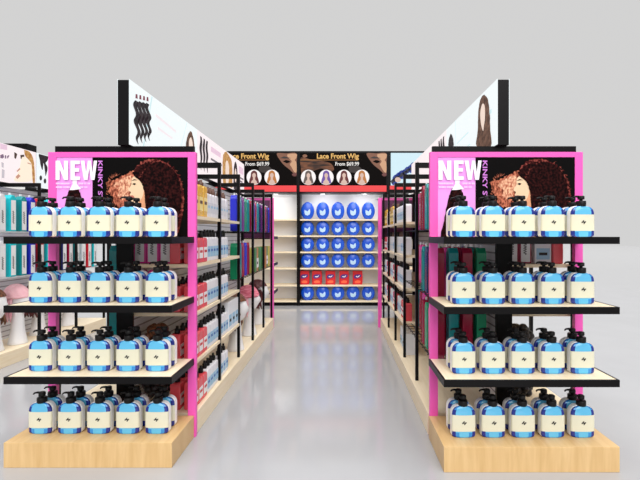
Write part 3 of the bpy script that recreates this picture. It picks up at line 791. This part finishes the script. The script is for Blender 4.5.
BLUEP = M('blue_pouch', (24, 88, 214), .22, 0, .6); BLUED = M('blue_pouch_edge', (10, 44, 150), .25, 0, .6); PRINTB = M('pale_blue_print', (196, 226, 250), .4)
def make_pouch():
    r = thing('oval_pouch', None, 'pouch')
    a, b, cz, d = .132, .165, .152, .05
    mb = MB(); i1, i2 = mb.mi(BLUEP), mb.mi(BLUED)
    nr, ns = 9, 36
    def pt(rho, th, s=1, lift=0):
        x = a*rho*math.cos(th); z = cz+b*rho*math.sin(th)
        return (x, s*(-d*math.sqrt(max(0, 1-rho*rho))-lift), max(z, 0))
    for s in (1, -1):
        cen = mb.bm.verts.new(pt(0, 0, s)); prev = None
        for q in range(1, nr+1):
            rho = math.sin(PI/2*q/nr)
            ring = [mb.bm.verts.new(pt(rho, 2*PI*k/ns, s)) for k in range(ns)]
            for k in range(ns):
                f = mb.bm.faces.new((cen, ring[k], ring[(k+1) % ns]) if prev is None else (prev[k], ring[k], ring[(k+1) % ns], prev[(k+1) % ns]))
                f.smooth = True; f.material_index = i2 if q == nr else i1
            prev = ring
    bmesh.ops.remove_doubles(mb.bm, verts=mb.bm.verts, dist=.0005)
    mb.build('body', r)
    p = MB(); 
    def proj(x, z):
        q = min(1, (x/a)**2+((z-cz)/b)**2); return (x, -d*math.sqrt(1-q)-.003, z)
    def patch(pts, m):
        cx = sum(v[0] for v in pts)/len(pts); cz_ = sum(v[1] for v in pts)/len(pts)
        for k in range(len(pts)):
            A, B = pts[k], pts[(k+1) % len(pts)]
            p.poly([proj(cx, cz_), proj(*A), proj(*B)], m)
    patch([(-.058, .172), (-.040, .158), (-.024, .158), (0, .140), (.022, .152), (.038, .185), (.052, .178), (.058, .13), (.045, .085), (.0, .066), (-.045, .080), (-.060, .12)], PRINTB)
    p.build('print', r, recalc=False)
    return r
proto('pouch', make_pouch)
REDP = M('red_packet', (216, 28, 36), .3); VIO = M('violet_print', (70, 40, 130), .4); ORG = M('orange_print', (250, 110, 70), .4)
def make_red():
    r = thing('red_packet', None, 'packet')
    MB().prism([(-.098, 0), (.090, 0), (.100, .05), (.102, .16), (.094, .275), (-.098, .275)], -.04, .04, REDP, .008).build('body', r)
    lb = MB().prism([(x, z) for x, z in spline([(-.07, .175), (-.02, .205), (.06, .20), (.07, .165), (.02, .13), (-.06, .125)], 4)], -.043, -.0405, VIO).build('oval_print', r)
    MB().prism([(-.045, .155), (-.02, .175), (0, .160), (.03, .185), (.045, .180), (.02, .150), (-.005, .145), (-.02, .150)], -.0455, -.0432, LABW).build('white_swash', lb)
    MB().prism([(x, z) for x, z in spline([(-.06, .06), (-.01, .085), (.05, .075), (.055, .04), (0, .03), (-.05, .035)], 4)], -.043, -.0405, ORG).build('orange_print', r)
    return r
proto('red', make_red)
rowsn = [('top shelf', 1.725, 1.1), ('second shelf', 1.40, .93), ('third shelf', 1.077, .93), ('fourth shelf', .752, .93), ('bottom board', .10, .93)]
for n, z, sc in rowsn:
    for k in range(5):
        place('pouch', (bx(307.2+k*15.35), 8.60, z), 0, f'blue oval pouch, {ORD[k]} from the black post, {n} of the back wall unit', f'blue oval pouches on the {n}', (1, 1, sc))
for k in range(5):
    place('red', (bx(303.0+k*13.7)+(.02 if k == 0 else 0), 8.62, .413), 0, f'red packet with violet print, {ORD[k]} from the black post, fifth shelf of back wall', 'red packets on the fifth shelf')

# ------------------------------------------------------------------ tall dark cabinet beyond the left aisle
r = thing('tall_display_cabinet', 'tall black cabinet rising behind the light box at the left edge', 'cabinet', (-6.3, 7.7, 0))
MB().box(-.66, .66, 0, .24, 2.5, 3.06, BLACK, .004).build('header', r)
for s in (-1, 1): MB().box(min(s*.66, s*.62), max(s*.66, s*.62), 0, .24, 0, 2.5, BLACK).build('side_panel', r)
MB().box(-.62, .62, .21, .24, 0, 2.5, PANELW).build('back_panel', r)
for z in (.1, .6, 1.1, 1.6, 2.1): MB().box(-.62, .62, .01, .21, z-.03, z, WOODL).build('shelf', r)

# far ends of the two gondolas carry the same pink displays
for (src, x0, x1, lab) in ((lcap, LX0, LX1, 'pink framed shelf display at the back end of the left gondola'), (rcap, RX0, RX1, 'pink framed shelf display at the back end of the right gondola')):
    o = dup(src[0], ((x0+x1)/2, 6.92 if src is lcap else 6.965, 0), PI, lab)
    for c in list(o.children):
        if c.name.startswith('plinth'): bpy.data.objects.remove(c)

# ------------------------------------------------------------------ light
w = bpy.data.worlds.new('World'); S.world = w; w.use_nodes = True
bg = w.node_tree.nodes['Background']; bg.inputs['Color'].default_value = (.650, .648, .646, 1); bg.inputs['Strength'].default_value = 1
def sun(name, rot, e, ang, col=(1, 1, 1)):
    l = bpy.data.lights.new(name, 'SUN'); l.energy = e; l.angle = math.radians(ang); l.color = col
    o = bpy.data.objects.new(name, l); C.objects.link(o); o.rotation_euler = rot; o.location = (0, 0, 6); return o
sun('front_fill_sun', (math.radians(58), 0, math.radians(6)), 1.6, 40)  # fill added from behind the camera to brighten front faces
sun('overhead_fill_sun', (math.radians(8), math.radians(4), 0), 3.0, 70)  # soft sun added in place of unseen overhead store lights

def area(name, loc, sx, sy, e, rot=(0, 0, 0)):
    l = bpy.data.lights.new(name, 'AREA'); l.shape = 'RECTANGLE'; l.size = sx; l.size_y = sy; l.energy = e
    o = bpy.data.objects.new(name, l); C.objects.link(o); o.location = loc; o.rotation_euler = rot; return o
for pa in (209, 298.5, 388):
    for dx in (-.42, .42):
        area('downlight_lamp', (bx(pa+44.7)+dx, 8.56, 2.21),   .5, .05, 1.3, (math.radians(42), 0, 0))
# ------------------------------------------------------------------ camera
cd = bpy.data.cameras.new('camera'); cd.sensor_width = 36; cd.lens = 36*F/640; cd.shift_x = -20/640; cd.shift_y = -4/640
cd.clip_start = .05; cd.clip_end = 300
cam = bpy.data.objects.new('camera', cd); C.objects.link(cam); cam.location = (0, 0, EYE); cam.rotation_euler = (PI/2, 0, 0)
S.camera = cam
vs = S.view_settings
vs.view_transform = 'Standard'; vs.look = 'None'; vs.exposure = 0; vs.gamma = 1; vs.use_curve_mapping = False
